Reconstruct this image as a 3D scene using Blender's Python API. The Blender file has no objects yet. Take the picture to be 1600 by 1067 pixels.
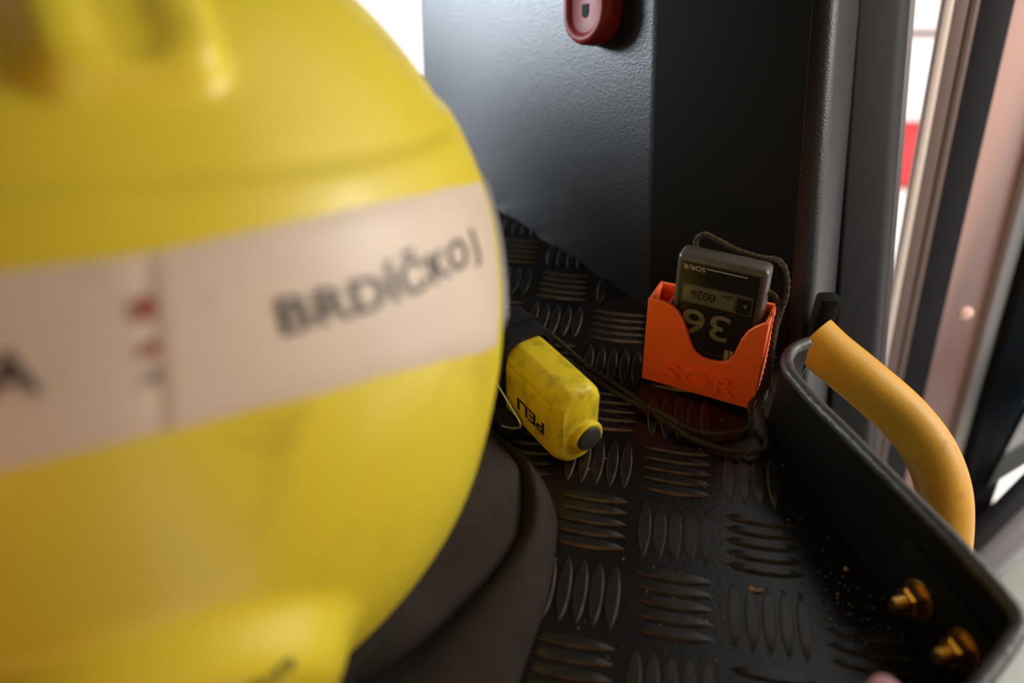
import bpy, bmesh, math, random
from mathutils import Vector, Matrix, noise
random.seed(7)
sc = bpy.context.scene
COL = sc.collection
R_ = math.radians

# ------------------------------------------------------------------ camera
cam_d = bpy.data.cameras.new('camera'); cam = bpy.data.objects.new('camera', cam_d); COL.objects.link(cam)
cam_d.sensor_width = 36.0; cam_d.lens = 36.0 * 1244 / 1600
cam_d.clip_start = .01; cam_d.clip_end = 60
cam.location = (0, 0, .273); cam.rotation_euler = (R_(90 - 37.1), 0, 0)
cam_d.dof.use_dof = True; cam_d.dof.focus_distance = .392; cam_d.dof.aperture_fstop = 4.4
sc.camera = cam

# ------------------------------------------------------------------ view, world, lights
sc.view_settings.view_transform = 'Standard'; sc.view_settings.look = 'None'
sc.view_settings.gamma = 1; sc.view_settings.use_curve_mapping = False
sc.view_settings.exposure = 0.03
w = bpy.data.worlds.new('daylight'); sc.world = w; w.use_nodes = True
w.node_tree.nodes['Background'].inputs[0].default_value = (1.0, .96, .92, 1)
w.node_tree.nodes['Background'].inputs[1].default_value = 1.0

def area(name, loc, target, sx, sy, power, color):
    l = bpy.data.lights.new(name, 'AREA'); l.shape = 'RECTANGLE'; l.size = sx; l.size_y = sy
    l.energy = power; l.color = color
    o = bpy.data.objects.new(name, l); COL.objects.link(o); o.location = loc
    o.rotation_euler = (Vector(target) - Vector(loc)).to_track_quat('-Z', 'Y').to_euler()
    return o
sun_d = bpy.data.lights.new('sun', 'SUN'); sun_d.energy = 3.6; sun_d.angle = R_(14.0); sun_d.color = (1.0, .96, .90)
sun = bpy.data.objects.new('sun', sun_d); COL.objects.link(sun)
sun.rotation_euler = Vector((-.5, .6, -1.0)).to_track_quat('-Z', 'Y').to_euler()
area('door_daylight', (.74, .34, .36), (-.04, .24, .12), .34, .34, 4.2, (1.0, .92, .80))
area('side_window_daylight', (-1.05, .86, .30), (.0, .5, .14), .38, .28, 28.0, (.80, .90, 1.0))
area('cab_reading_lamp', (-.15, -.62, .22), (.0, .28, .07), .22, .12, .88, (1.0, .37, .085))
area('cab_dome_lamp', (.27, -.10, .88), (-.05, .15, .1), .05, .05, .10, (1.0, .50, .18))

# ------------------------------------------------------------------ materials
MATS = {}
def mat(name, col, rough=.5, metal=0., var=0., vscale=30., bump=0., bscale=400., spec=.5, coat=0., dirt=None, dscale=25., dlo=.55, dhi=.72, kind='noise', damt=1., dist=.001):
    m = bpy.data.materials.new(name); m.use_nodes = True; nt = m.node_tree; N = nt.nodes; L = nt.links
    b = N['Principled BSDF']; b.inputs['Roughness'].default_value = rough; b.inputs['Metallic'].default_value = metal
    b.inputs['Specular IOR Level'].default_value = spec; b.inputs['Coat Weight'].default_value = coat
    b.inputs['Coat Roughness'].default_value = .12
    b.inputs['Base Color'].default_value = (*col, 1)
    tc = N.new('ShaderNodeTexCoord')
    src = None
    if var > 0:
        n = N.new('ShaderNodeTexNoise'); n.inputs['Scale'].default_value = vscale; n.inputs['Detail'].default_value = 5
        L.new(tc.outputs['Object'], n.inputs['Vector'])
        r = N.new('ShaderNodeValToRGB'); r.color_ramp.elements[0].position = .3; r.color_ramp.elements[1].position = .7
        r.color_ramp.elements[0].color = (*[c * (1 - var) for c in col], 1)
        r.color_ramp.elements[1].color = (*[min(1, c * (1 + var)) for c in col], 1)
        L.new(n.outputs['Fac'], r.inputs['Fac']); src = r.outputs['Color']
    if dirt:
        n = N.new('ShaderNodeTexNoise'); n.inputs['Scale'].default_value = dscale; n.inputs['Detail'].default_value = 7
        n.inputs['Roughness'].default_value = .65
        L.new(tc.outputs['Object'], n.inputs['Vector'])
        mr = N.new('ShaderNodeMapRange'); mr.inputs['From Min'].default_value = dlo; mr.inputs['From Max'].default_value = dhi
        mr.inputs['To Max'].default_value = damt
        L.new(n.outputs['Fac'], mr.inputs['Value'])
        mx = N.new('ShaderNodeMix'); mx.data_type = 'RGBA'
        L.new(mr.outputs['Result'], mx.inputs['Factor'])
        if src: L.new(src, mx.inputs['A'])
        else: mx.inputs['A'].default_value = (*col, 1)
        mx.inputs['B'].default_value = (*dirt, 1); src = mx.outputs['Result']
    if src: L.new(src, b.inputs['Base Color'])
    if bump > 0:
        if kind == 'voronoi':
            t = N.new('ShaderNodeTexVoronoi'); t.inputs['Scale'].default_value = bscale; out = t.outputs['Distance']
        elif kind == 'wave':
            t = N.new('ShaderNodeTexWave'); t.inputs['Scale'].default_value = bscale; t.inputs['Distortion'].default_value = 1.0
            t.bands_direction = 'DIAGONAL'; out = t.outputs['Fac']
        else:
            t = N.new('ShaderNodeTexNoise'); t.inputs['Scale'].default_value = bscale; t.inputs['Detail'].default_value = 3; out = t.outputs['Fac']
        L.new(tc.outputs['Object'], t.inputs['Vector'])
        bp = N.new('ShaderNodeBump'); bp.inputs['Strength'].default_value = bump; bp.inputs['Distance'].default_value = dist
        L.new(out, bp.inputs['Height']); L.new(bp.outputs['Normal'], b.inputs['Normal'])
    MATS[name] = m; return m

M_YEL = mat('helmet_yellow', (.80, .64, .035), .40, var=.05, vscale=12, coat=.12, dirt=(.30, .21, .02), dscale=26, dlo=.56, dhi=.80, damt=.55)
M_LABEL = mat('label_film', (.74, .60, .47), .42, var=.05, vscale=40, dirt=(.45, .36, .28), dscale=60, dlo=.6, dhi=.8, damt=.4)
M_LABEL2 = mat('grey_reflective_film', (.22, .21, .21), .4, var=.1)
M_INK = mat('black_ink', (.02, .02, .022), .5)
M_RED_INK = mat('red_ink', (.36, .09, .07), .5)
M_GREEN_INK = mat('green_ink', (.10, .12, .02), .5)
M_CLOTH = mat('aramid_cloth', (.034, .027, .022), .9, var=.2, vscale=60, bump=.5, bscale=900, kind='wave', dist=.0004, spec=.2)
M_CLOTH_IN = mat('liner_black', (.02, .02, .022), .9)
M_PLATE = mat('tread_plate_black', (.0085, .0062, .0052), .27, var=.35, vscale=35, spec=.38, bump=.25, bscale=500, dirt=(.030, .022, .017), dscale=14, dlo=.52, dhi=.75, damt=.6, dist=.0004)
M_BAR = mat('tread_bar_worn', (.012, .009, .0072), .32, var=.35, vscale=120, bump=.25, bscale=900, dist=.0003)
M_WORN_LIT = mat('tread_bar_worn_lit_edge', (.115, .092, .075), .45, var=.4, vscale=250)  # worn bar edges, lightened so the edge highlights sit in the colour
M_GRAIN = mat('grained_plastic', (.012, .012, .013), .38, bump=.3, bscale=900, kind='voronoi', dist=.0004, spec=.30)
M_MATTE = mat('matte_black_panel', (.0065, .0062, .0045), .75, bump=.15, bscale=900, dist=.0002, spec=.15)
M_BLACK = mat('black_plastic', (.020, .020, .021), .45, bump=.2, bscale=600, dist=.0003)
M_BLACK2 = mat('black_rubber', (.013, .012, .014), .60, spec=.2, bump=.2, bscale=300, dist=.0003)
M_RIM = mat('black_painted_steel', (.0065, .006, .0055), .48, spec=.28, var=.3, bump=.25, bscale=260, dist=.0006)
M_EDGE = mat('rubber_edging', (.050, .046, .043), .40, var=.35, vscale=160, bump=.6, bscale=420, dist=.0008)
M_ORANGE = mat('printed_orange', (1.0, .15, .028), .48, var=.04, bump=.15, bscale=700, dist=.0002)
M_DOSI = mat('dosimeter_case', (.070, .058, .042), .33, var=.1, vscale=60, bump=.15, bscale=900, dist=.0002)
M_DFACE = mat('dosimeter_face', (.012, .012, .010), .25)
M_LCD = mat('lcd_glass', (.115, .115, .080), .18)
M_LCDINK = mat('lcd_segments', (.012, .013, .010), .3)
M_PRINT = mat('printed_grey_white', (.55, .50, .42), .5)
M_PAINT = mat('hand_painted_grey', (.15, .135, .09), .55, var=.3, vscale=300)
M_TAN = mat('tan_sticker', (.28, .22, .14), .6)
M_CORD = mat('olive_cord', (.085, .066, .038), .85, var=.45, vscale=700, bump=.9, bscale=420, kind='wave', dist=.0008, spec=.2)
M_TORCH = mat('torch_yellow', (.78, .62, .02), .42, var=.06, vscale=60, dirt=(.14, .09, .015), dscale=85, dlo=.50, dhi=.74, damt=.8, bump=.1, bscale=500, dist=.0003)
M_BUTTON = mat('rubber_button', (.030, .027, .025), .7, bump=.2, bscale=900, dist=.0002)
M_STEEL = mat('bright_wire', (.55, .53, .50), .28, metal=1)
M_HANDLE = mat('handle_yellow', (.72, .36, .015), .5, var=.06, vscale=50, dirt=(.22, .12, .02), dscale=60, dlo=.6, dhi=.78, damt=.6, bump=.25, bscale=380, dist=.0005)
M_BRASS = mat('zinc_plated_brass', (.65, .36, .11), .3, metal=1, var=.25, vscale=300)
M_HOOK = mat('dark_red_plastic', (.17, .013, .009), .50, var=.05, spec=.2)
M_HOOK_IN = mat('dark_red_recess', (.20, .014, .012), .34)
M_CREAM = mat('cream_painted_metal', (.72, .60, .52), .35)
M_PINK = mat('red_bounce_tinted_metal', (.80, .48, .40), .38)  # whitish metal; red bounce light from the truck put into its base colour
M_WHITE = mat('white_painted_metal', (.72, .68, .64), .4)
M_BROWN = mat('brown_grey_seal', (.13, .085, .070), .5)
M_DKBR = mat('dark_brown_seal', (.035, .024, .024), .5)
M_GREY = mat('grey_plastic', (.17, .16, .165), .5)
M_DCARD = mat('door_card_grey', (.19, .195, .17), .7, var=.1)
M_CAB = mat('cab_lining', (.045, .042, .040), .8)
M_GROUND = mat('concrete', (.90, .89, .88), .8, var=.05, vscale=2)
M_TRUCK = mat('truck_red', (.55, .035, .04), .3)
M_TRUCKW = mat('truck_white', (.85, .80, .80), .35)
M_TRUCKD = mat('truck_dark', (.12, .01, .012), .4)
M_CRUMB = mat('crumb', (.62, .38, .20), .8, var=.3, vscale=400)
M_GRIT = mat('grit', (.60, .48, .36), .8, var=.5, vscale=900)
M_KNOB = mat('pink_red_plastic', (.42, .20, .22), .4)
def glass(name, tint):
    m = bpy.data.materials.new(name); m.use_nodes = True; nt = m.node_tree; N = nt.nodes; L = nt.links
    N.remove(N['Principled BSDF']); out = N['Material Output']
    t = N.new('ShaderNodeBsdfTransparent'); t.inputs[0].default_value = (*tint, 1)
    g = N.new('ShaderNodeBsdfGlossy'); g.inputs['Roughness'].default_value = .02
    f = N.new('ShaderNodeFresnel'); f.inputs[0].default_value = 1.45
    mx = N.new('ShaderNodeMixShader'); L.new(f.outputs[0], mx.inputs[0]); L.new(t.outputs[0], mx.inputs[1]); L.new(g.outputs[0], mx.inputs[2])
    L.new(mx.outputs[0], out.inputs[0]); return m
M_GLASS = glass('window_glass', (.93, .97, 1.0))
M_GLASSB = glass('blue_window_glass', (.70, .86, .95))

# ------------------------------------------------------------------ helpers
def link(name, me, m=None, parent=None, smooth=True, angle=35):
    o = bpy.data.objects.new(name, me); COL.objects.link(o)
    if m: me.materials.append(m)
    if smooth:
        for p in me.polygons: p.use_smooth = True
        try: me.set_sharp_from_angle(angle=R_(angle))
        except Exception: pass
    if parent: o.parent = parent
    return o
def fin(name, bm, m=None, parent=None, smooth=True, angle=35):
    me = bpy.data.meshes.new(name); bmesh.ops.recalc_face_normals(bm, faces=bm.faces[:]); bm.to_mesh(me); bm.free()
    return link(name, me, m, parent, smooth, angle)
def pyd(name, v, f, m=None, parent=None, smooth=True, angle=35):
    bm = bmesh.new(); vs = [bm.verts.new(p) for p in v]
    for q in f:
        try: bm.faces.new([vs[i] for i in q])
        except ValueError: pass
    return fin(name, bm, m, parent, smooth, angle)
def empty(name, loc=(0, 0, 0), rot=None):
    o = bpy.data.objects.new(name, None); COL.objects.link(o); o.empty_display_size = .02
    if rot is not None: o.matrix_world = Matrix.Translation(Vector(loc)) @ rot.to_4x4()
    else: o.location = loc
    return o
def tag(o, label, cat, group=None):
    o['label'] = label; o['category'] = cat
    if group: o['group'] = group
    return o
def struct(o, label=None):
    o['kind'] = 'structure'
    if label: o['label'] = label
    return o
def axes(x, y, z):
    return Matrix((Vector(x).normalized(), Vector(y).normalized(), Vector(z).normalized())).transposed()
def rbox(bm, c, s, r=0, seg=2, rot=None):
    g = bmesh.ops.create_cube(bm, size=1); vs = g['verts']
    bmesh.ops.scale(bm, vec=s, verts=vs)
    if r > 0:
        es = list({e for v in vs for e in v.link_edges})
        res = bmesh.ops.bevel(bm, geom=es, offset=r, segments=seg, affect='EDGES', profile=.5)
        vs = list({v for f in res['faces'] for v in f.verts} | {v for v in vs if v.is_valid})
    if rot is not None: bmesh.ops.rotate(bm, cent=(0, 0, 0), matrix=rot, verts=vs)
    bmesh.ops.translate(bm, vec=c, verts=vs)
    return vs
def prism(bm, poly, z0, z1, shift=(0, 0)):
    """vertical prism; shift = (dx, dy) per unit z (lean)"""
    a = [bm.verts.new((x + shift[0] * z0, y + shift[1] * z0, z0)) for x, y in poly]
    b = [bm.verts.new((x + shift[0] * z1, y + shift[1] * z1, z1)) for x, y in poly]
    n = len(poly)
    for i in range(n): bm.faces.new((a[i], a[(i + 1) % n], b[(i + 1) % n], b[i]))
    bm.faces.new(a[::-1]); bm.faces.new(b)
def round_poly(poly, rad, seg=5):
    out = []; n = len(poly)
    for i, p in enumerate(poly):
        r = rad[i] if isinstance(rad, (list, tuple)) else rad
        P = Vector(p); A = Vector(poly[i - 1]); B = Vector(poly[(i + 1) % n])
        if r <= 0: out.append(tuple(P)); continue
        da = (A - P).normalized(); db = (B - P).normalized()
        q0 = P + da * r; q1 = P + db * r
        for k in range(seg + 1):
            t = k / seg; out.append(tuple((1 - t) ** 2 * q0 + 2 * t * (1 - t) * P + t * t * q1))
    return out
def catmull(pts, n=8, closed=False):
    P = [Vector(p) for p in pts]; out = []
    m = len(P); rng = range(m if closed else m - 1)
    for i in rng:
        p0 = P[i - 1] if (i > 0 or closed) else P[0] * 2 - P[1]
        p1 = P[i]; p2 = P[(i + 1) % m]; p3 = P[(i + 2) % m] if (i + 2 < m or closed) else P[-1] * 2 - P[-2]
        for k in range(n):
            t = k / n
            out.append(.5 * ((2 * p1) + (p2 - p0) * t + (2 * p0 - 5 * p1 + 4 * p2 - p3) * t * t + (3 * p1 - p0 - 3 * p2 + p3) * t ** 3))
    if not closed: out.append(P[-1])
    return out
def tube(bm, pts, r, seg=12, cap=True, rfun=None):
    P = [Vector(p) for p in pts]; rings = []; up = None
    for i, p in enumerate(P):
        t = (P[min(i + 1, len(P) - 1)] - P[max(i - 1, 0)]).normalized()
        if up is None:
            up = t.orthogonal().normalized()
        up = (up - t * up.dot(t)).normalized(); s = t.cross(up)
        rr = rfun(i / (len(P) - 1)) * r if rfun else r
        rings.append([bm.verts.new(p + (up * math.cos(a) + s * math.sin(a)) * rr) for a in (2 * math.pi * k / seg for k in range(seg))])
    for a, b in zip(rings, rings[1:]):
        for k in range(seg): bm.faces.new((a[k], a[(k + 1) % seg], b[(k + 1) % seg], b[k]))
    if cap: bm.faces.new(rings[0][::-1]); bm.faces.new(rings[-1])
def lathe(bm, prof, seg=24, mtx=None):
    """profile (r, z) about z"""
    rings = []
    for r, z in prof:
        if r < 1e-7: rings.append([bm.verts.new((0, 0, z))])
        else: rings.append([bm.verts.new((r * math.cos(2 * math.pi * k / seg), r * math.sin(2 * math.pi * k / seg), z)) for k in range(seg)])
    for a, b in zip(rings, rings[1:]):
        if len(a) == 1 and len(b) == 1: continue
        for k in range(seg):
            if len(a) == 1: bm.faces.new((a[0], b[k], b[(k + 1) % seg]))
            elif len(b) == 1: bm.faces.new((a[k], a[(k + 1) % seg], b[0]))
            else: bm.faces.new((a[k], a[(k + 1) % seg], b[(k + 1) % seg], b[k]))
    if mtx is not None:
        bmesh.ops.transform(bm, matrix=mtx, verts=[v for rg in rings for v in rg])
def text_geo(body, extrude=0., bevel=0., offset=0., spacing=1.):
    cu = bpy.data.curves.new('t', 'FONT'); cu.body = body; cu.size = 1; cu.extrude = extrude; cu.bevel_depth = bevel; cu.offset = offset
    cu.space_character = spacing; cu.resolution_u = 5
    o = bpy.data.objects.new('t', cu); COL.objects.link(o); bpy.context.view_layer.update()
    me = bpy.data.meshes.new_from_object(o.evaluated_get(bpy.context.evaluated_depsgraph_get()))
    v = [x.co.copy() for x in me.vertices]; f = [tuple(p.vertices) for p in me.polygons]
    bpy.data.objects.remove(o); bpy.data.curves.remove(cu); bpy.data.meshes.remove(me)
    x0 = min(p.x for p in v); x1 = max(p.x for p in v)
    for p in v: p.x -= x0
    return v, f, x1 - x0
def text_flat(name, body, m, parent, origin, ex, ey, width, height, thick=.0002, capfrac=.73, offset=0., spacing=1., bevel=0.):
    """flat lettering: origin = lower-left in parent coords, ex/ey = reading and up directions"""
    v, f, wd = text_geo(body, .5, bevel, offset, spacing)
    ex = Vector(ex); ey = Vector(ey); ez = ex.cross(ey); O = Vector(origin)
    z0 = min(p.z for p in v); z1 = max(p.z for p in v)
    vv = [O + ex * (p.x / wd * width) + ey * (p.y / capfrac * height) + ez * ((p.z - z0) / (z1 - z0) * thick) for p in v]
    return pyd(name, vv, f, m, parent, smooth=False)

# ------------------------------------------------------------------ the setting
LX, LY = -.0126, .4409          # lean of the cab pillar per unit height
pil = round_poly([(.081, .395), (.165, .348), (.197, .402), (.215, .56), (-.02, .72), (-.070, .602)], [.0022, .011, .004, .01, .01, .004], 6)
bm = bmesh.new(); prism(bm, pil, -.35, 1.0, (LX, LY))
struct(fin('wall_front', bm, M_GRAIN, angle=50), 'black grained plastic windscreen pillar behind the tray')
wf = bpy.data.objects['wall_front']
bm = bmesh.new(); prism(bm, round_poly([(.0817, .3928), (.1545, .3520), (.1553, .3538), (.0825, .3946)], [.0005, .0007, 0, 0], 3), -.35, 1.0, (LX, LY)); fin('front_panel', bm, M_MATTE, wf)['label'] = 'matte black panel facing the tray'
bm = bmesh.new(); prism(bm, round_poly([(.2005, .409), (.229, .414), (.2375, .424), (.232, .47), (.21, .47)], [.003, .004, .004, .002, .002], 4), -.45, 1.0, (-.03, .4409))
struct(fin('trim_1', bm, M_BLACK2), 'black rubber door seal strip beside the pillar')
bm = bmesh.new(); prism(bm, [(.2375, .425), (.2415, .427), (.2415, .46), (.2375, .46)], -.45, 1.0, (-.03, .4409))
struct(fin('trim_2', bm, M_DKBR), 'thin dark lip of the door seal')
# cab shell around the camera
bm = bmesh.new(); prism(bm, [(-1.17, -1.12), (.88, -1.12), (.88, -.06), (.745, -.06), (.745, .30), (.36, .42), (.36, 1.25), (-1.17, 1.25)], .905, .955); struct(fin('ceiling', bm, M_CAB, smooth=False))
bm = bmesh.new(); rbox(bm, (-.40, -1.1, .0), (1.7, .05, 1.9)); struct(fin('wall_rear', bm, M_CAB, smooth=False))
bm = bmesh.new(); rbox(bm, (-1.15, -.35, .0), (.05, 1.5, 1.9)); struct(fin('wall_left', bm, M_CAB, smooth=False))
bm = bmesh.new(); rbox(bm, (-.45, -.1, -.93), (1.5, 2.1, .05)); struct(fin('floor', bm, M_CAB, smooth=False))
bm = bmesh.new(); rbox(bm, (-.60, 1.05, -.55), (1.10, .05, .92)); struct(fin('wall_dash', bm, M_CAB, smooth=False))
bm = bmesh.new(); rbox(bm, (.86, -.56, .0), (.05, 1.13, 1.9)); struct(fin('wall_right', bm, M_CAB, smooth=False))
bm = bmesh.new(); rbox(bm, (-.49, .50, -.02), (.46, .20, .35), .02, 3); struct(fin('wall_shade_block', bm, M_BLACK), 'added black box behind the helmet, unseen, shading the tray')  # box added out of view to keep window light off the tray
bm = bmesh.new(); rbox(bm, (-.50, 1.12, .66), (1.3, .05, .50)); struct(fin('wall_header', bm, M_CAB, smooth=False))
# windscreen
bm = bmesh.new(); prism(bm, [(-1.12, 1.02), (-.02, 1.02), (-.02, 1.026), (-1.12, 1.026)], -.09, .90, (0, .12))
struct(fin('window_1', bm, M_GLASS, smooth=False), 'bright windscreen pane behind the helmet')
# ground outside
bm = bmesh.new(); rbox(bm, (3, 4, -1.65), (30, 30, .1)); struct(fin('ground', bm, M_GROUND, smooth=False))

# ------------------------------------------------------------------ red vehicle outside
tr = tag(empty('fire_truck', (1.6, 3.75, -1.6)), 'blurred red and white vehicle seen through the door gap', 'vehicle')
def tpart(name, x0, x1, y0, y1, z0, z1, m, r=.02):
    bm = bmesh.new(); rbox(bm, ((x0 + x1) / 2, (y0 + y1) / 2, (z0 + z1) / 2), (x1 - x0, y1 - y0, z1 - z0), r); return fin(name, bm, m, tr)
tpart('lower_body', -.6, 3.2, .02, 1.6, .02, .375, M_TRUCK)
tpart('white_stripe', -.6, 3.2, .0, 1.6, .378, .778, M_TRUCKW)
tpart('shutter_gap', -.6, 3.2, .03, 1.6, .778, .806, M_TRUCKD, .004)
tpart('upper_body', -.6, 3.2, .0, 1.6, .806, 1.5, M_TRUCKW)
tpart('roof_panel', -.6, 3.2, .0, 1.6, 1.502, 2.1, M_TRUCK)

# ------------------------------------------------------------------ open door at the right
door = struct(empty('door_1', (.38, .60, -.9)), 'open cab door edge with cream, pink-tinted and black strips'); dl = Vector(door.location)
DD = Vector((-.1334, .0062, .991)); DX = Vector((.991, 0, .1334)); DY = DD.cross(DX).normalized()
RD = axes(DX, DY, DD)
def dstrip(name, x0, x1, y, th, z, m, r=.002, lo=-.75, hi=.36, label=None):
    bm = bmesh.new(); rbox(bm, (0, 0, 0), (x1 - x0, th, hi - lo), r)
    bmesh.ops.translate(bm, vec=(0, th / 2, (hi + lo) / 2), verts=bm.verts[:])
    bmesh.ops.rotate(bm, cent=(0, 0, 0), matrix=RD, verts=bm.verts[:])
    bmesh.ops.translate(bm, vec=Vector(((x0 + x1) / 2, y, z)) - dl, verts=bm.verts[:])
    o = fin(name, bm, m, door)
    if label: o['label'] = label
    return o
dstrip('edge_bead', .310, .3175, .5647, .007, -.0082, M_CREAM, .002, label='cream painted door edge')
dstrip('channel', .3185, .3325, .572, .008, -.0172, M_BROWN)
dstrip('channel_lip', .3325, .340, .571, .012, -.0172, M_BROWN, .003)
dstrip('inner_seal', .340, .350, .592, .02, -.0263, M_DKBR, .003)
dstrip('door_seal', .350, .381, .597, .03, -.0263, M_BLACK2, .006)
dstrip('door_face', .381, .4300, .6193, .05, -.0354, M_PINK, .006, label='whitish inner door face tinted pink for red bounce light')
dstrip('door_flange', .4300, .4440, .610, .04, -.0354, M_WHITE, .004, label='off-white door flange')
dstrip('window_seal', .4445, .486, .600, .06, -.0263, M_BLACK2, .006)
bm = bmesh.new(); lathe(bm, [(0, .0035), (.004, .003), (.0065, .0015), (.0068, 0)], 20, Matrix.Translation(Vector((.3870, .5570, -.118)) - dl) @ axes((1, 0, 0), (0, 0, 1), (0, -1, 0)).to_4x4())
o = fin('screw', bm, M_PINK, door); o['label'] = 'round screw cap on the pink-tinted door face'
bm = bmesh.new(); tube(bm, [Vector(p) - dl for p in ((.43, .483, -.335), (.4825, .514, -.2885), (.56, .56, -.22))], .010, 12); fin('glass_run', bm, M_BLACK2, door)
bm = bmesh.new(); tube(bm, [Vector(p) - dl for p in ((.43, .470, -.362), (.49, .505, -.318), (.57, .55, -.25))], .019, 14); fin('door_pull', bm, M_GREY, door)
bm = bmesh.new(); rbox(bm, (0, 0, 0), (.50, .04, .95), .01, 2, axes((.86, .50, 0), (-.5, .86, 0), (0, 0, 1)))
bmesh.ops.translate(bm, vec=Vector((.725, .665, -.835)) - dl, verts=bm.verts[:]); fin('door_card', bm, M_DCARD, door)
bm = bmesh.new(); rbox(bm, (0, 0, 0), (.30, .004, .60), 0, 2, axes((.86, .50, 0), (-.5, .86, 0), (0, 0, 1)))
bmesh.ops.translate(bm, vec=Vector((.60, .62, -.02)) - dl, verts=bm.verts[:]); fin('pane', bm, M_GLASSB, door)

# ------------------------------------------------------------------ tread plate tray
tray = tag(empty('tread_plate_tray', (0, 0, 0)), 'black five-bar tread plate tray carrying the helmet and torch', 'tray')
tp = [(-.62, -.02), (-.042, -.02), (.0190, .0320), (.0740, .0780), (.1356, .1280), (.1535, .1436), (.1574, .1492), (.1573, .1555), (.1508, .180), (.1426, .2135), (.1323, .2555), (.1273, .274), (.1250, .286), (.1274, .2966), (.1330, .3040), (.1415, .3090), (.168, .35), (.10, .45), (-.05, .60), (-.05, .66), (-.62, .72)]
bm = bmesh.new(); prism(bm, tp, -.004, 0); fin('plate', bm, M_PLATE, tray, smooth=False)
p = .0368; yaw = R_(-10.7); cx, cy = .25, -5.35
cyw, syw = math.cos(yaw), math.sin(yaw)
def grid(kx, ky):
    dx, dy = (kx - cx) * p, (ky - cy) * p
    return dx * cyw - dy * syw, dx * syw + dy * cyw
def inside(x, y, poly, mrg=0):
    c = False; n = len(poly)
    for i in range(n):
        x0, y0 = poly[i]; x1, y1 = poly[i - 1]
        if (y0 > y) != (y1 > y) and x < (x1 - x0) * (y - y0) / (y1 - y0) + x0: c = not c
    return c
def bar_mesh(name, L, W, Ht):
    v = []; f = []; n = 8
    for k in range(n + 1):
        t = -1 + 2 * k / n; hw = W / 2 * (1 - t * t) ** .85 + .00008; x = L / 2 * t
        hh = Ht * (1 - t ** 4) ** .6 if abs(t) < 1 else 0
        v += [(x, -hw, 0), (x, -hw * .74, hh), (x, hw * .74, hh), (x, hw, 0)]
    for k in range(n):
        a = 4 * k; b = a + 4
        for q in range(3): f.append((a + q, b + q, b + q + 1, a + q + 1))
    me = bpy.data.meshes.new(name); me.from_pydata(v, [], f); me.materials.append(M_BAR); me.materials.append(M_WORN_LIT)
    for i_, q in enumerate(me.polygons): q.material_index = 0 if i_ % 3 == 1 else 1
    for q in me.polygons: q.use_smooth = True
    me.set_sharp_from_angle(angle=R_(28))
    return me
bmesh_bar = bar_mesh('tread_bar', .0318, .0052, .0015)
bars = []
for i in range(-16, 6):
    for j in range(-7, 12):
        V = (i + j) % 2 == 0
        for k in range(5):
            d = (k - 2) * .178
            x, y = grid(i + (d if V else 0), j + (0 if V else d))
            if not inside(x, y, tp): continue
            e = .017; a = (yaw + (math.pi / 2 if V else 0))
            gx_, gy_ = grid(i, j)
            if not inside(gx_ + .014, gy_ - .006, tp): continue
            if not all(inside(x + s * e * math.cos(a), y + s * e * math.sin(a), tp) for s in (-1, 1)): continue
            if math.hypot(x - .081, y - .395) < .0 or (y > .395 - .56 * (x - .081) - .012 and x > .06) : continue
            bars.append((x, y, a, math.hypot(x - .06, y - .22)))
bars.sort(key=lambda b: b[3])
for x, y, a, _ in bars[:296]:
    o = bpy.data.objects.new('tread_bar', bmesh_bar); COL.objects.link(o); o.parent = tray
    o.location = (x, y, 0); o.rotation_euler = (0, 0, a)
if len(bars) > 296:
    v = []; f = []
    for x, y, a, _ in bars[296:]:
        b0 = len(v); ca, sa = math.cos(a), math.sin(a)
        v += [(x + q.co.x * ca - q.co.y * sa, y + q.co.x * sa + q.co.y * ca, q.co.z) for q in bmesh_bar.vertices]
        f += [tuple(b0 + t for t in q.vertices) for q in bmesh_bar.polygons]
    me = bpy.data.meshes.new('tread_bars'); me.from_pydata(v, [], f)
    me.materials.append(M_BAR); me.materials.append(M_WORN_LIT)
    for i_, q in enumerate(me.polygons): q.material_index = 0 if i_ % 3 == 1 else 1
    o = link('tread_bars', me, None, tray); o['kind'] = 'stuff'

# ------------------------------------------------------------------ rim bracket with bolts
rim = tag(empty('tray_rim', (.14, .24, 0)), 'black upright steel rim with rubber edging beside the yellow handle', 'rim'); rl = Vector(rim.location)
path = [(.020, .031), (.075, .077), (.1366, .1271), (.1545, .1425), (.1588, .1480), (.1585, .1555), (.152, .180), (.1438, .2135), (.1335, .2555), (.1285, .2740), (.1262, .2860), (.1285, .2955), (.1340, .3030), (.1420, .3080)]
pts = catmull([(x, y, 0) for x, y in path], 6)
ztop = lambda i: .0405 + .010 * max(0., min(1., (.262 - pts[i].y) / .085))
bm = bmesh.new(); TH = .0032; cols = []
for i, q in enumerate(pts):
    t = (pts[min(i + 1, len(pts) - 1)] - pts[max(i - 1, 0)]).normalized(); n = Vector((t.y, -t.x, 0))   # outward (right)
    zt = ztop(i)
    cols.append([bm.verts.new(q + n * a + Vector((0, 0, z)) - rl) for a, z in ((0, .0004), (0, zt), (TH, zt), (TH, -.03), (0, -.03))])
for a, b in zip(cols, cols[1:]):
    for k in range(5): bm.faces.new((a[k], b[k], b[(k + 1) % 5], a[(k + 1) % 5]))
bm.faces.new(cols[0]); bm.faces.new(cols[-1][::-1]); fin('rim_sheet', bm, M_RIM, rim)
bm = bmesh.new()
ep = []
for i, q in enumerate(pts):
    t = (pts[min(i + 1, len(pts) - 1)] - pts[max(i - 1, 0)]).normalized(); n = Vector((t.y, -t.x, 0))
    ep.append(q + n * (TH / 2) + Vector((0, 0, ztop(i))) - rl)
tube(bm, ep, .0029, 12); o = fin('rim_edging', bm, M_EDGE, rim, angle=80); o['label'] = 'worn glossy rubber edging on top of the rim'
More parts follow.
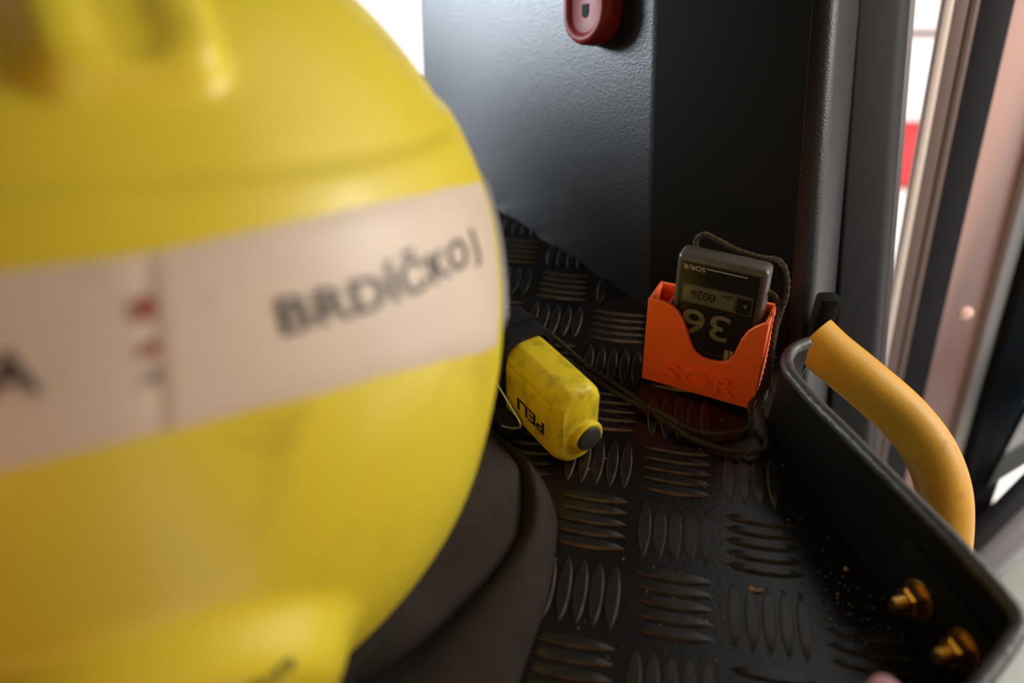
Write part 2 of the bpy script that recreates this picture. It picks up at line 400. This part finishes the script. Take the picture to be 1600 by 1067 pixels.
# inner bolt plate
nin = Vector((-.97145, -.23725, 0)); drm = Vector((.23725, -.97145, 0)); a0 = Vector((.1263, .28, 0))
RB = axes(drm, (0, 0, 1), drm.cross(Vector((0, 0, 1))))
bm = bmesh.new(); rbox(bm, (0, 0, 0), (.050, .034, .0025), .0008, 2, RB)
bmesh.ops.translate(bm, vec=a0 + drm * .113 + Vector((.0015, 0, .019)) + nin * .001 - rl, verts=bm.verts[:]); fin('bolt_plate', bm, M_RIM, rim)
for s, z in ((.1055, .0195), (.1285, .0225)):
    c = a0 + drm * s + Vector((.0015, 0, z)) + nin * .0022
    MX = Matrix.Translation(c - rl) @ axes(drm, nin.cross(drm), nin).to_4x4()
    bm = bmesh.new(); lathe(bm, [(0, .0), (.0078, 0), (.0078, .0010), (.0072, .0014), (.004, .0014)], 28, MX); wsh = fin('washer', bm, M_BRASS, rim)
    bm = bmesh.new(); lathe(bm, [(0, .0012), (.0060, .0012), (.0060, .0055), (.0048, .0064), (0, .0064)], 6, MX); o = fin('nut', bm, M_BRASS, rim, smooth=False); o['label'] = 'brassy hexagonal nut on the rim'
    bm = bmesh.new(); pr = [(0, .0060)]
    for k in range(6): pr += [(.0033, .0062 + k * .0008), (.0028, .0066 + k * .0008)]
    pr += [(.0024, .0116), (0, .0116)]
    lathe(bm, pr, 18, MX); fin('threaded_end', bm, M_BRASS, o)

# ------------------------------------------------------------------ yellow grab handle
hd = tag(empty('grab_handle', (.20, .29, -.10)), 'curved yellow tubular grab handle outside the black rim', 'handle'); hl = Vector(hd.location)
hp = catmull([(.1600, .3400, .0190), (.1680, .3315, .0140), (.1835, .3182, .0058), (.201, .3038, -.0049), (.2123, .2893, -.0158), (.2167, .2741, -.0277), (.2157, .2596, -.0419), (.2112, .2448, -.0581), (.205, .228, -.0766), (.196, .205, -.100)], 8)
bm = bmesh.new(); tube(bm, [q - hl for q in hp], .0130, 24); fin('grip', bm, M_HANDLE, hd)
bm = bmesh.new(); rbox(bm, Vector((.1690, .3530, .0190)) - hl, (.012, .010, .036), .003); fin('socket', bm, M_MATTE, hd)
bm = bmesh.new(); rbox(bm, Vector((.192, .199, -.112)) - hl, (.05, .05, .03), .006); fin('lower_mount', bm, M_BLACK, hd)
bm = bmesh.new(); tube(bm, [Vector(q) - hl for q in ((.188, .200, -.112), (.172, .200, -.100), (.1625, .200, -.060), (.1600, .200, -.026))], .006, 12); fin('mount_arm', bm, M_BLACK, hd)

# ------------------------------------------------------------------ helmet
HC = Vector((-.13369, .21491, .12713)); HN = Vector((.04657, .17948, .87)).normalized()
HR, HR1, HEX, HAX, HTOP = .12975, .11158, .48761, 1.04082, .97355
hx = Vector((0, 0, .273)) - HC; hx = (hx - HN * hx.dot(HN)).normalized(); hy = HN.cross(hx)
hel = tag(empty('fire_helmet', (HC.x, HC.y, 0)), 'large scuffed yellow fire helmet with a beige name strip', 'helmet'); hol = Vector(hel.location)
def sst(a, b, x):
    t = max(0., min(1., (x - a) / (b - a))); return t * t * (3 - 2 * t)
def hbase(az, el):
    ce = max(math.cos(el), 0.)
    if el >= 0: rho = HR * ce; s = HR * HTOP * math.sin(el)
    else: rho = HR * ce ** HEX; s = HR1 * math.sin(el)
    return HC + hx * (rho * math.cos(az) * HAX) + hy * (rho * math.sin(az)) + HN * s
def hnorm(az, el):
    e = 1e-3; az2 = az
    if el > R_(88.5): return HN.copy()
    a = hbase(az + e, el) - hbase(az - e, el); b = hbase(az, el + e) - hbase(az, el - e)
    n = a.cross(b)
    return n.normalized() if n.length > 1e-14 else HN.copy()
CAZ = R_(7.)
def hdisp(az, el, P):
    d = 0.
    eld = math.degrees(el); azd = math.degrees((az + math.pi) % (2 * math.pi) - math.pi)
    d -= .0016 * sst(30.6, 32.2, eld + .04 * (abs(azd) - 10) * (abs(azd) < 60))          # shoulder crease
    # raised crest running over the crown
    q = P - HC; e = hx * math.cos(CAZ) + hy * math.sin(CAZ); l = hy * math.cos(CAZ) - hx * math.sin(CAZ)
    lat = q.dot(l); th = math.degrees(math.atan2(q.dot(HN), q.dot(e)))
    k = max(abs(lat) - .011, 0); u_ = max((41.5 - th) / 57.3 * HR, (th - 142) / 57.3 * HR, 0)
    dist = math.hypot(k, u_)
    d += .0062 * (1 - sst(.0035, .0085, dist)) - .0020 * (1 - sst(.0, .0065, max(abs(lat) - .003, 0) + u_))
    # moulded visor-pivot boss on the lower side, and its twin opposite
    for ac in (-4., 184.):
        da = (azd - ac + 180) % 360 - 180
        r = math.hypot(da / 27., (eld + 30) / 21.5)
        d += .0105 * (1 - sst(.70, 1.0, r))
    d += .0006 * noise.noise(P * 22)
    return d
def hsurf(az, el, off=0.):
    P = hbase(az, el); return P + hnorm(az, el) * (hdisp(az, el, P) + off)
NA, NE = 240, 150
v = []; f = []
els = [R_(-62 + (90 + 62) * (k / NE)) for k in range(NE)]
for el in els:
    for k in range(NA): v.append(hsurf(2 * math.pi * k / NA, el) - hol)
for j in range(NE - 1):
    for k in range(NA): f.append((j * NA + k, j * NA + (k + 1) % NA, (j + 1) * NA + (k + 1) % NA, (j + 1) * NA + k))
v.append(hsurf(0, R_(89.99)) - hol); top = len(v) - 1
for k in range(NA): f.append(((NE - 1) * NA + k, (NE - 1) * NA + (k + 1) % NA, top))
# turned-in rim
for sc_, dz in ((.965, .0), (.93, .012), (.90, .045)):
    b0 = len(v)
    for k in range(NA):
        P = hbase(2 * math.pi * k / NA, els[0]); ax_ = HC + HN * (P - HC).dot(HN)
        v.append(ax_ + (P - ax_) * sc_ + HN * dz - hol)
    prev = 0 if sc_ == .965 else b0 - NA
    for k in range(NA): f.append((prev + k, b0 + k, b0 + (k + 1) % NA, prev + (k + 1) % NA))
shell = pyd('shell', v, f, M_YEL, hel, angle=60)
def interp(x, tab):
    if x <= tab[0][0]: return tab[0][1]
    for (a, b), (c, d) in zip(tab, tab[1:]):
        if x <= c: t = (x - a) / (c - a); return b + (d - b) * t
    return tab[-1][1]
LT = [(-9, 25.6), (3, 25.9), (14, 26.5), (25, 26.6), (31, 26.3), (45, 24.8), (63, 21.3), (120, 19)]
LB = [(-9, 10.2), (-4.8, 10.8), (1, 11.2), (10.5, 11.2), (24.5, 9.8), (35, 7.3), (50, 2.0), (70, -1), (120, -2)]
def strip(name, a0f, a1f, m, off, na=60, ne=12, parent=hel, grow=0.):
    """film strip lying on the shell; a0f/a1f give the end azimuth for t (0 bottom, 1 top)"""
    v = []; f = []
    for j in range(ne + 1):
        t = j / ne
        for i in range(na + 1):
            az = a0f(t) + (a1f(t) - a0f(t)) * i / na
            el = interp(az, LB) * (1 - t) + interp(az, LT) * t
            edge = (i in (0, na)) or (j in (0, ne))
            v.append(hsurf(R_(az), R_(el), off if not edge else off * .1) - hol)
    for j in range(ne):
        for i in range(na): a = j * (na + 1) + i; f.append((a, a + 1, a + na + 2, a + na + 1))
    return pyd(name, v, f, m, parent, angle=70)
strip('name_strip', lambda t: 2.6 + 1.4 * t, lambda t: 50.5 + 11 * t, M_LABEL, .0007)['label'] = 'beige film strip with the name in black letters'
strip('blank_strip', lambda t: -75, lambda t: 3.0 + 1.4 * t, M_LABEL, .0005)['label'] = 'beige film strip ending in the letter A'
strip('reflective_strip', lambda t: 57 + 11 * t, lambda t: 125, M_LABEL2, .0016)['label'] = 'grey reflective strip at the far edge'
def wrap_text(name, body, m, az0, az1, el0, cap, off=.0011, bold=.012, slope=0.):
    v, f, wd = text_geo(body, 0, 0, bold, 1.05)
    span = az1 - az0
    vv = []
    for q in v:
        az = az0 + span * q.x / wd; el = el0 + slope * (az - az0) + math.degrees(q.y / .73 * cap / HR)
        vv.append(hsurf(R_(az), R_(el), off) - hol)
    return pyd(name, vv, f, m, hel, smooth=False)
wrap_text('lettering', 'BRD\u00cd\u010cKO J', M_INK, 14.2, 47.2, 17.0, .0078, slope=-.035)
wrap_text('letter', 'A', M_INK, -9.2, -5.2, 16.2, .0080)
for az, el, r, m in ((3.2, 21.6, .0020, M_RED_INK), (3.0, 18.3, .0014, M_RED_INK), (2.9, 16.0, .0012, M_LABEL2)):
    vv = [hsurf(R_(az), R_(el), .0013) - hol]; n = 14
    for k in range(n): vv.append(hsurf(R_(az + math.degrees(r * math.cos(2 * math.pi * k / n) / HR)), R_(el + math.degrees(r * 1.15 * math.sin(2 * math.pi * k / n) / HR)), .0013) - hol)
    pyd('red_mark' if m is M_RED_INK else 'grey_mark', vv, [(0, 1 + k, 1 + (k + 1) % n) for k in range(n)], m, hel)
wrap_text('logo_lettering', 'titan', M_GREEN_INK, .5, 10.5, -19.0, .0052, slope=.02, off=.0006)
# neck guard cloth: from inside the shell down, fold, then a lap spread on the plate
HEM = [(-180, .150), (-60, .148), (-20, .149), (5, .152), (20, .148), (32, .140), (60, .136), (180, .150)]
LAP = [(-180, 1), (-10, 1.), (12, .75), (25, .35), (60, .35), (120, 1), (180, 1)]
CR = [(-180, .112), (-75, .100), (-40, .098), (-16, .115), (0, .133), (15, .140), (40, .128), (90, .118), (180, .112)]
v = []; f = []; NK = 160; prof = 15
for k in range(NK):
    ph = -math.pi + 2 * math.pi * k / NK; phd = math.degrees(ph); cr = interp(phd, CR)
    hem = interp(phd, HEM) + .0015 * math.sin(7 * ph); lap = interp(phd, LAP)
    # start point on the shell near the rim
    d = Vector((math.cos(ph), math.sin(ph), 0)); az = math.atan2(d.dot(hy), d.dot(hx))
    P0 = hbase(az, R_(-50)); ax_ = HC + HN * (P0 - HC).dot(HN); P0 = ax_ + (P0 - ax_) * .93
    r0 = math.hypot(P0.x - HC.x, P0.y - HC.y)
    key = [Vector((r0, 0, P0.z)), Vector((max(r0 * .98, cr - .012), 0, max(P0.z * .62, .018))), Vector((cr + .001, 0, .010)), Vector((cr + .003, 0, .0045)),
           Vector((cr + .004 + .25 * (hem - cr), 0, .013 * lap)), Vector((cr + .62 * (hem - cr), 0, (.0155 + .002 * math.sin(5 * ph)) * lap)), Vector((hem - .003, 0, .0095 * lap)), Vector((hem, 0, .0030))]
    cp = catmull(key, 5)
    for q in cp:
        wv = .0015 * noise.noise(Vector((q.x * 30, ph * 3, q.z * 30)))
        v.append(Vector((HC.x + d.x * (q.x + wv), HC.y + d.y * (q.x + wv), max(.0022, q.z + wv))) - hol)
m_ = len(cp)
for k in range(NK):
    for j in range(m_ - 1): a = k * m_ + j; b = ((k + 1) % NK) * m_ + j; f.append((a, b, b + 1, a + 1))
ng = pyd('neck_guard', v, f, M_CLOTH, hel, angle=80); ng['label'] = 'black woven cloth neck guard spread on the tray'
md = ng.modifiers.new('th', 'SOLIDIFY'); md.thickness = .0016; md.offset = 1

# ------------------------------------------------------------------ torch
TA = Vector((-.538, .843, 0)).normalized(); TW = Vector((.843, .538, 0)).normalized()
TO = Vector((.0206, .2618, .0020)) + TW * .0105 - TA * .003            # bottom centre of the button end
tor = tag(empty('torch', TO, axes(TW, TA, (0, 0, 1))), 'scuffed yellow right-angled box torch with black push button', 'torch')
# local: x = width, y = towards the lamp end, z = up
TWd, THt, TLn = .0240, .044, .125
def torch_section(s):
    w_, h_ = TWd / 2 * s, THt
    c = .0058
    zc = h_ / 2; hh = h_ / 2 * (s * .6 + .4)
    return [(-w_ + c, zc - hh), (w_ - c, zc - hh), (w_, zc - hh + c), (w_, zc + hh - c * 1.2), (w_ - c, zc + hh), (-w_ + c, zc + hh), (-w_, zc + hh - c * 1.2), (-w_, zc - hh + c)]
bm = bmesh.new(); rings = []
for y, s in ((0, .80), (.0012, .90), (.004, .985), (.007, 1.0), (.045, 1.0), (.09, 1.0), (.120, 1.0), (.1245, .92)):
    sec = round_poly([(x, z) for x, z in torch_section(s)], .0018, 3)
    rings.append([bm.verts.new((x, y, z)) for x, z in sec])
for a, b in zip(rings, rings[1:]):
    n = len(a)
    for k in range(n): bm.faces.new((a[k], a[(k + 1) % n], b[(k + 1) % n], b[k]))
bm.faces.new(rings[0]); bm.faces.new(rings[-1][::-1])
fin('body', bm, M_TORCH, tor, angle=40)
MB_ = Matrix.Translation((.0035, -.0002, .0150)) @ axes((1, 0, 0), (0, 0, 1), (0, -1, 0)).to_4x4()
bm = bmesh.new(); lathe(bm, [(0, -.004), (.0084, -.004), (.0084, .0012), (.0078, .0022), (.0066, .0023), (.0064, .001), (0, .001)], 32, MB_); fin('button_collar', bm, M_TORCH, tor)
bm = bmesh.new(); lathe(bm, [(.0063, .0), (.0063, .0028), (.0058, .0036), (.0030, .0042), (0, .0043)], 32, MB_); fin('push_button', bm, M_BUTTON, tor)['label'] = 'black rubber push button'
# raised side panel on the lettered face
bm = bmesh.new(); rbox(bm, (-TWd / 2 - .0001, .044, .0205), (.0012, .072, .027), .0005); fin('side_panel', bm, M_TORCH, tor)
text_flat('lettering', 'PELI', M_INK, tor, (-TWd / 2 - .00065, .0105, .0215), (0, 1, 0), (0, 0, -1), .0225, .0072, thick=.0002, offset=.025)
# clip band round the body
def band(name, y0, y1, g, th, m, zlo=.000):
    bm = bmesh.new(); rr = []
    for gg in (g, g + th):
        W_, H0, H1 = TWd / 2 + gg, zlo if gg == g else zlo - .000, THt + gg
        sec = round_poly([(-W_, H0), (W_, H0), (W_, H1), (-W_, H1)], [.001, .001, .010, .010], 6)
        for y in (y0, y1): rr.append([bm.verts.new((x, y, z)) for x, z in sec])
    i0, i1, o0, o1 = rr; n = len(i0)
    for k in range(n):
        q = (k + 1) % n
        bm.faces.new((o0[k], o0[q], o1[q], o1[k])); bm.faces.new((i0[k], i1[k], i1[q], i0[q]))
        bm.faces.new((i0[k], i0[q], o0[q], o0[k])); bm.faces.new((i1[k], o1[k], o1[q], i1[q]))
    return fin(name, bm, m, tor, angle=40)
band('clip_band', .043, .068, .0007, .0020, M_BLACK2)['label'] = 'black moulded clip band round the torch'
band('clip_rib', .054, .056, .0020, .0016, M_BLACK2)
bm = bmesh.new(); rbox(bm, (-TWd / 2 - .0065, .036, .0060), (.009, .020, .007), .0015); fin('clip_arm', bm, M_BLACK2, tor)
bm = bmesh.new(); tube(bm, catmull([(-TWd / 2 - .0035, .048, .022), (-TWd / 2 - .0030, .036, .015), (-TWd / 2 - .0030, .0265, .0100), (-TWd / 2 - .0075, .0262, .0100), (-TWd / 2 - .0120, .0300, .0110)], 5), .0006, 8); fin('spring_wire', bm, M_STEEL, tor)
bm = bmesh.new(); lathe(bm, [(0, .122), (.0100, .122), (.0112, .126), (.0112, .131), (.0096, .132), (0, .130)], 24, Matrix.Translation((0, 0, THt / 2)) @ axes((1, 0, 0), (0, 0, -1), (0, 1, 0)).to_4x4()); fin('lamp_bezel', bm, M_BLACK2, tor)

# ------------------------------------------------------------------ orange holder
U = Vector((.8825, -.470, 0)).normalized(); W = Vector((.470, .8825, 0)).normalized()
roll = R_(-2.0)
RH = axes(U, W, (0, 0, 1)) @ Matrix.Rotation(roll, 3, 'Y')
hold = tag(empty('dosimeter_holder', (.0690, .3266, .0016), RH), 'bright orange printed plastic holder embossed with letters, standing on the tray', 'holder')
HW, HD = .0590, .0185; t_ = .0020
bm = bmesh.new()
fr = [(0, 0), (HW, 0), (HW, .0530), (.0565, .0520), (.0530, .0492), (.0500, .0455), (.0478, .0405), (.0463, .0345), (.0450, .0285), (.0425, .0250), (.0390, .0236), (.0340, .0230), (.0300, .0236), (.0268, .0255), (.0243, .0290), (.0224, .0335), (.0205, .0385), (.0184, .0430), (.0158, .0468), (.0128, .0492), (.0095, .0503), (0, .0505)]
def plate(poly, y0, y1):
    a = [bm.verts.new((x, y0, z)) for x, z in poly]; b = [bm.verts.new((x, y1, z)) for x, z in poly]; n = len(poly)
    for i in range(n): bm.faces.new((a[i], a[(i + 1) % n], b[(i + 1) % n], b[i]))
    bm.faces.new(a); bm.faces.new(b[::-1])
plate(fr, 0, t_)
plate([(0, 0), (HW, 0), (HW, .0530), (0, .0505)], HD - t_, HD)
plate([(0, 0), (t_, 0), (t_, .0505), (0, .0505)], t_, HD - t_)
plate([(HW - t_, 0), (HW, 0), (HW, .0530), (HW - t_, .0528)], t_, HD - t_)
plate([(t_, 0), (HW - t_, 0), (HW - t_, t_), (t_, t_)], t_, HD - t_)
plate([(.0098, t_), (.0110, t_), (.0110, .0490), (.0098, .0495)], t_, HD - t_)
o = fin('holder_body', bm, M_ORANGE, hold, angle=30)
md = o.modifiers.new('bv', 'BEVEL'); md.width = .0004; md.segments = 2; md.limit_method = 'ANGLE'; md.angle_limit = R_(40)
text_flat('embossed_lettering', 'SOR', M_ORANGE, hold, (.0120, .0002, .0055), (1, 0, 0), (0, 0, 1), .0365, .0108, thick=.0022, offset=.015, spacing=1.15)

# ------------------------------------------------------------------ dosimeter
dos = tag(empty('dosimeter', (.0690, .3266, .0016), RH), 'dark olive pocket dosimeter standing upside down in the orange holder', 'dosimeter')
DX0, DX1, DZ0, DZ1, DY0, DY1 = .0114, .0545, .0024, .0775, .0030, .0152
bm = bmesh.new(); rbox(bm, ((DX0 + DX1) / 2, (DY0 + DY1) / 2, (DZ0 + DZ1) / 2), (DX1 - DX0, DY1 - DY0, DZ1 - DZ0), .0030, 4); fin('case', bm, M_DOSI, dos, angle=60)
FY = DY0
def fplate(name, x0, x1, z0, z1, m, pr=.0003, r=.0001, sink=.0004):
    bm = bmesh.new(); rbox(bm, ((x0 + x1) / 2, FY - pr + (pr + sink) / 2, (z0 + z1) / 2), (x1 - x0, pr + sink, z1 - z0), r, 1); return fin(name, bm, m, dos)
fplate('face_panel', .0140, .0512, .0060, .0742, M_DFACE)
fplate('screen_frame', .0157, .0498, .0522, .0628, M_DOSI, .00045)
lcd = fplate('screen', .0164, .0412, .0530, .0620, M_LCD, .0006); lcd['label'] = 'small greenish display'
fplate('sensor_window', .0425, .0492, .0530, .0612, M_DFACE, .0006)
fplate('bar_line', .0262, .0455, .07245, .07285, M_PRINT, .00038, 0)
def dtext(name, body, m, xr, zt, wd, ht, pr=.00062, **k):
    return text_flat(name, body, m, dos, (xr, FY - pr + .0001, zt), (-1, 0, 0), (0, 0, -1), wd, ht, thick=.00012, **k)
dtext('model_lettering', 'SOR/R', M_PRINT, .0258, .0731, .0108, .0026, .00045)
dtext('screen_digits', '0026', M_LCDINK, .0320, .0600, .0118, .0048, .0008)
dtext('screen_unit', '\u00b5Sv', M_LCDINK, .0402, .0612, .0052, .0024, .0008)
dtext('painted_number', '36', M_PAINT, .0408, .0485, .0232, .0150, .00045, offset=.008)
bm = bmesh.new(); vs = [bm.verts.new(q) for q in ((.0452, FY - .0007, .0575), (.0472, FY - .0007, .0588), (.0474, FY - .0007, .0562))]; bm.faces.new(vs); fin('sensor_mark', bm, M_PAINT, dos)
fplate('sticker', .0402, .0446, .0215, .0300, M_TAN, .00045)
fplate('sticker_stripe', .0424, .0429, .0215, .0300, M_DFACE, .00055, 0)
# lanyard cord (world coordinates converted into the dosimeter frame)
inv_ = dos.matrix_basis.inverted()
def hw(x, y, z): return dos.matrix_basis @ Vector((x, y, z))
ca = [hw(.018, .0140, .0740), hw(.0165, .0152, .0795), hw(.020, .0160, .0830), hw(.027, .0158, .0815), hw(.035, .0162, .0785), hw(.046, .0170, .0765), hw(.0555, .0160, .0775), hw(.0602, .0140, .0730), hw(.0625, .0120, .0640), hw(.0618, .0105, .0540), hw(.0612, .0098, .0420), hw(.0618, .0090, .0280), hw(.0628, .0075, .0150), hw(.0618, .0000, .0060),
      Vector((.1232, .2815, .0042)), Vector((.1205, .2725, .0036)), Vector((.1130, .2690, .0034)), Vector((.1006, .2713, .0034)), Vector((.0868, .2792, .0034)), Vector((.0761, .2905, .0036)), Vector((.0653, .3048, .0036)), Vector((.0538, .3200, .0034)), Vector((.0414, .3333, .0034)), Vector((.0286, .3532, .0034)), Vector((.0151, .3720, .0034)), Vector((-.005, .392, .0034))]
cb = [hw(.0540, .0120, .0625), hw(.0575, .0115, .0610), hw(.0605, .0100, .0560), hw(.0607, .0085, .0480), hw(.0612, .0075, .0350), hw(.0612, .0060, .0220), hw(.0605, .0030, .0110), hw(.0580, -.0030, .0050),
      Vector((.1170, .2870, .0036)), Vector((.1061, .2827, .0034)), Vector((.0936, .2823, .0034)), Vector((.0830, .2880, .0036)), Vector((.0735, .2945, .0060)), Vector((.0620, .3040, .0036)), Vector((.0441, .3232, .0034)), Vector((.0280, .3416, .0034)), Vector((.0120, .3560, .0034)), Vector((-.008, .372, .0034)), Vector((-.022, .388, .0034)), Vector((-.005, .392, .0034))]
def braid(bm, P, r):
    """cord with a raised twist of strands"""
    ring = 10; pr_ = []; up = None; L = 0
    for i, q in enumerate(P):
        t = (P[min(i + 1, len(P) - 1)] - P[max(i - 1, 0)]).normalized()
        if up is None: up = t.orthogonal().normalized()
        up = (up - t * up.dot(t)).normalized(); s = t.cross(up)
        if i: L += (q - P[i - 1]).length
        rr = []
        for k in range(ring):
            a = 2 * math.pi * k / ring
            bump = r * .14 * math.sin(3 * a + L * 1900)
            rr.append(bm.verts.new(inv_ @ (q + (up * math.cos(a) + s * math.sin(a)) * (r + bump))))
        pr_.append(rr)
    for a, b in zip(pr_, pr_[1:]):
        for k in range(ring): bm.faces.new((a[k], a[(k + 1) % ring], b[(k + 1) % ring], b[k]))
bm = bmesh.new(); braid(bm, catmull(ca, 28), .00125); o = fin('lanyard', bm, M_CORD, dos, angle=80); o['label'] = 'olive braided cord strand'
bm = bmesh.new(); braid(bm, catmull(cb, 28), .00120); fin('lanyard', bm, M_CORD, dos, angle=80)['label'] = 'olive braided cord strand'

# ------------------------------------------------------------------ red hook on the pillar
fe = Vector((-.151, .207, 0)).normalized(); fl = Vector((LX, LY, 1)).normalized(); fn = fe.cross(fl).normalized()
if fn.y > 0: fn = -fn
fx = fl.cross(fn).normalized()                      # right-handed: x, up = fl, out = fn
HKO = Vector((.0500, .4905, .1265)) + fn * .0005 - fe * .006
hk = tag(empty('red_hanger', HKO, axes(fx, fl, fn)), 'dark red rounded plastic hanger with a slot hole on the black pillar', 'hanger')
def stad(wd, h0, h1, n=14):
    o = [(wd / 2 * math.cos(a), h0 + wd / 2 + wd / 2 * math.sin(a)) for a in (math.pi + math.pi * k / n for k in range(n + 1))]
    return o + [(wd / 2, h1), (-wd / 2, h1)]
def loft(bm, secs):
    rg = [[bm.verts.new((x, y, z)) for x, y in s] for s, z in secs]; n = len(rg[0])
    for a, b in zip(rg, rg[1:]):
        for k in range(n): bm.faces.new((a[k], a[(k + 1) % n], b[(k + 1) % n], b[k]))
    bm.faces.new(rg[0][::-1]); bm.faces.new(rg[-1])
bm = bmesh.new(); w0 = .036
loft(bm, [(stad(w0 * .94, .001, .12), 0), (stad(w0, 0, .12), .003), (stad(w0, 0, .12), .012), (stad(w0 * .95, .001, .1195), .0145), (stad(w0 * .86, .0025, .119), .0155), (stad(w0 * .76, .0045, .118), .0152), (stad(w0 * .68, .0060, .117), .0136), (stad(w0 * .62, .0072, .116), .0130)])
fin('hanger_body', bm, M_HOOK, hk, angle=60)
bm = bmesh.new(); loft(bm, [(stad(.0055, .0150, .0225), .0126), (stad(.0055, .0150, .0225), .0133)]); fin('slot_hole', bm, M_MATTE, hk)
bm = bmesh.new(); rbox(bm, (0, .085, .0132), (.012, .03, .002), .0008); fin('inner_rib', bm, M_HOOK_IN, hk)

# ------------------------------------------------------------------ small things on the tray
def pebble(name, loc, r, m, parent=None, seed=0):
    bm = bmesh.new(); bmesh.ops.create_icosphere(bm, subdivisions=2, radius=r)
    for q in bm.verts:
        q.co *= 1 + .35 * noise.noise(q.co / r * .9 + Vector((seed, 0, 0))); q.co.z *= .6
    z = min(q.co.z for q in bm.verts); bmesh.ops.translate(bm, vec=(0, 0, -z), verts=bm.verts[:])
    o = fin(name, bm, m, parent, angle=80); o.location = loc; return o
cr = tag(empty('crumb', (.0972, .1945, .0)), 'pale orange crumb lying on the tread plate', 'crumb')
for k, (dx, dy, r) in enumerate(((-.0012, .0004, .0013), (.0004, .0, .0008), (.0018, -.0002, .0007), (.0029, .0001, .0007))):
    pebble('crumb_piece', (dx, dy, .0004), r, M_CRUMB, cr, k * 3.1)
tag(pebble('wood_chip', (.1375, .2050, .0), .0010, M_CRUMB, None, 9), 'tiny orange chip on the tray at the foot of the rim', 'chip')
tag(pebble('orange_flake', (.1395, .1600, .0), .0011, M_CRUMB, None, 14), 'tiny orange flake on the tray below the front nut', 'flake')
v = []; f = []
for k in range(300):
    if k < 170: x = random.gauss(.125, .018); y = random.gauss(.175, .022)
    else: x = random.uniform(.01, .14); y = random.uniform(.14, .34)
    if not inside(x, y, tp): continue
    r = random.uniform(.00018, .00042) * (1.5 if random.random() < .08 else 1); b0 = len(v)
    v += [(x + r, y, .0003), (x - r, y, .0003), (x, y + r, .0003), (x, y - r, .0003), (x, y, .0003 + r), (x, y, .0003 - r)]
    f += [tuple(b0 + q for q in t) for t in ((0, 2, 4), (2, 1, 4), (1, 3, 4), (3, 0, 4), (2, 0, 5), (1, 2, 5), (3, 1, 5), (0, 3, 5))]
me = bpy.data.meshes.new('grit'); me.from_pydata(v, [], f); o = link('grit', me, M_GRIT, None, smooth=False); o['kind'] = 'stuff'
tag(o, 'pale dust and grit specks scattered over the tread plate', 'grit')
# blurred knob at the lower edge
kb = tag(empty('rim_knob', (.1035, .118, .0)), 'out-of-focus pinkish knob at the near edge of the tray', 'knob')
bm = bmesh.new(); lathe(bm, [(0, .0), (.004, 0), (.0035, .051), (.0050, .053), (.0054, .059), (.0040, .0635), (0, .0645)], 20); fin('knob_cap', bm, M_KNOB, kb)
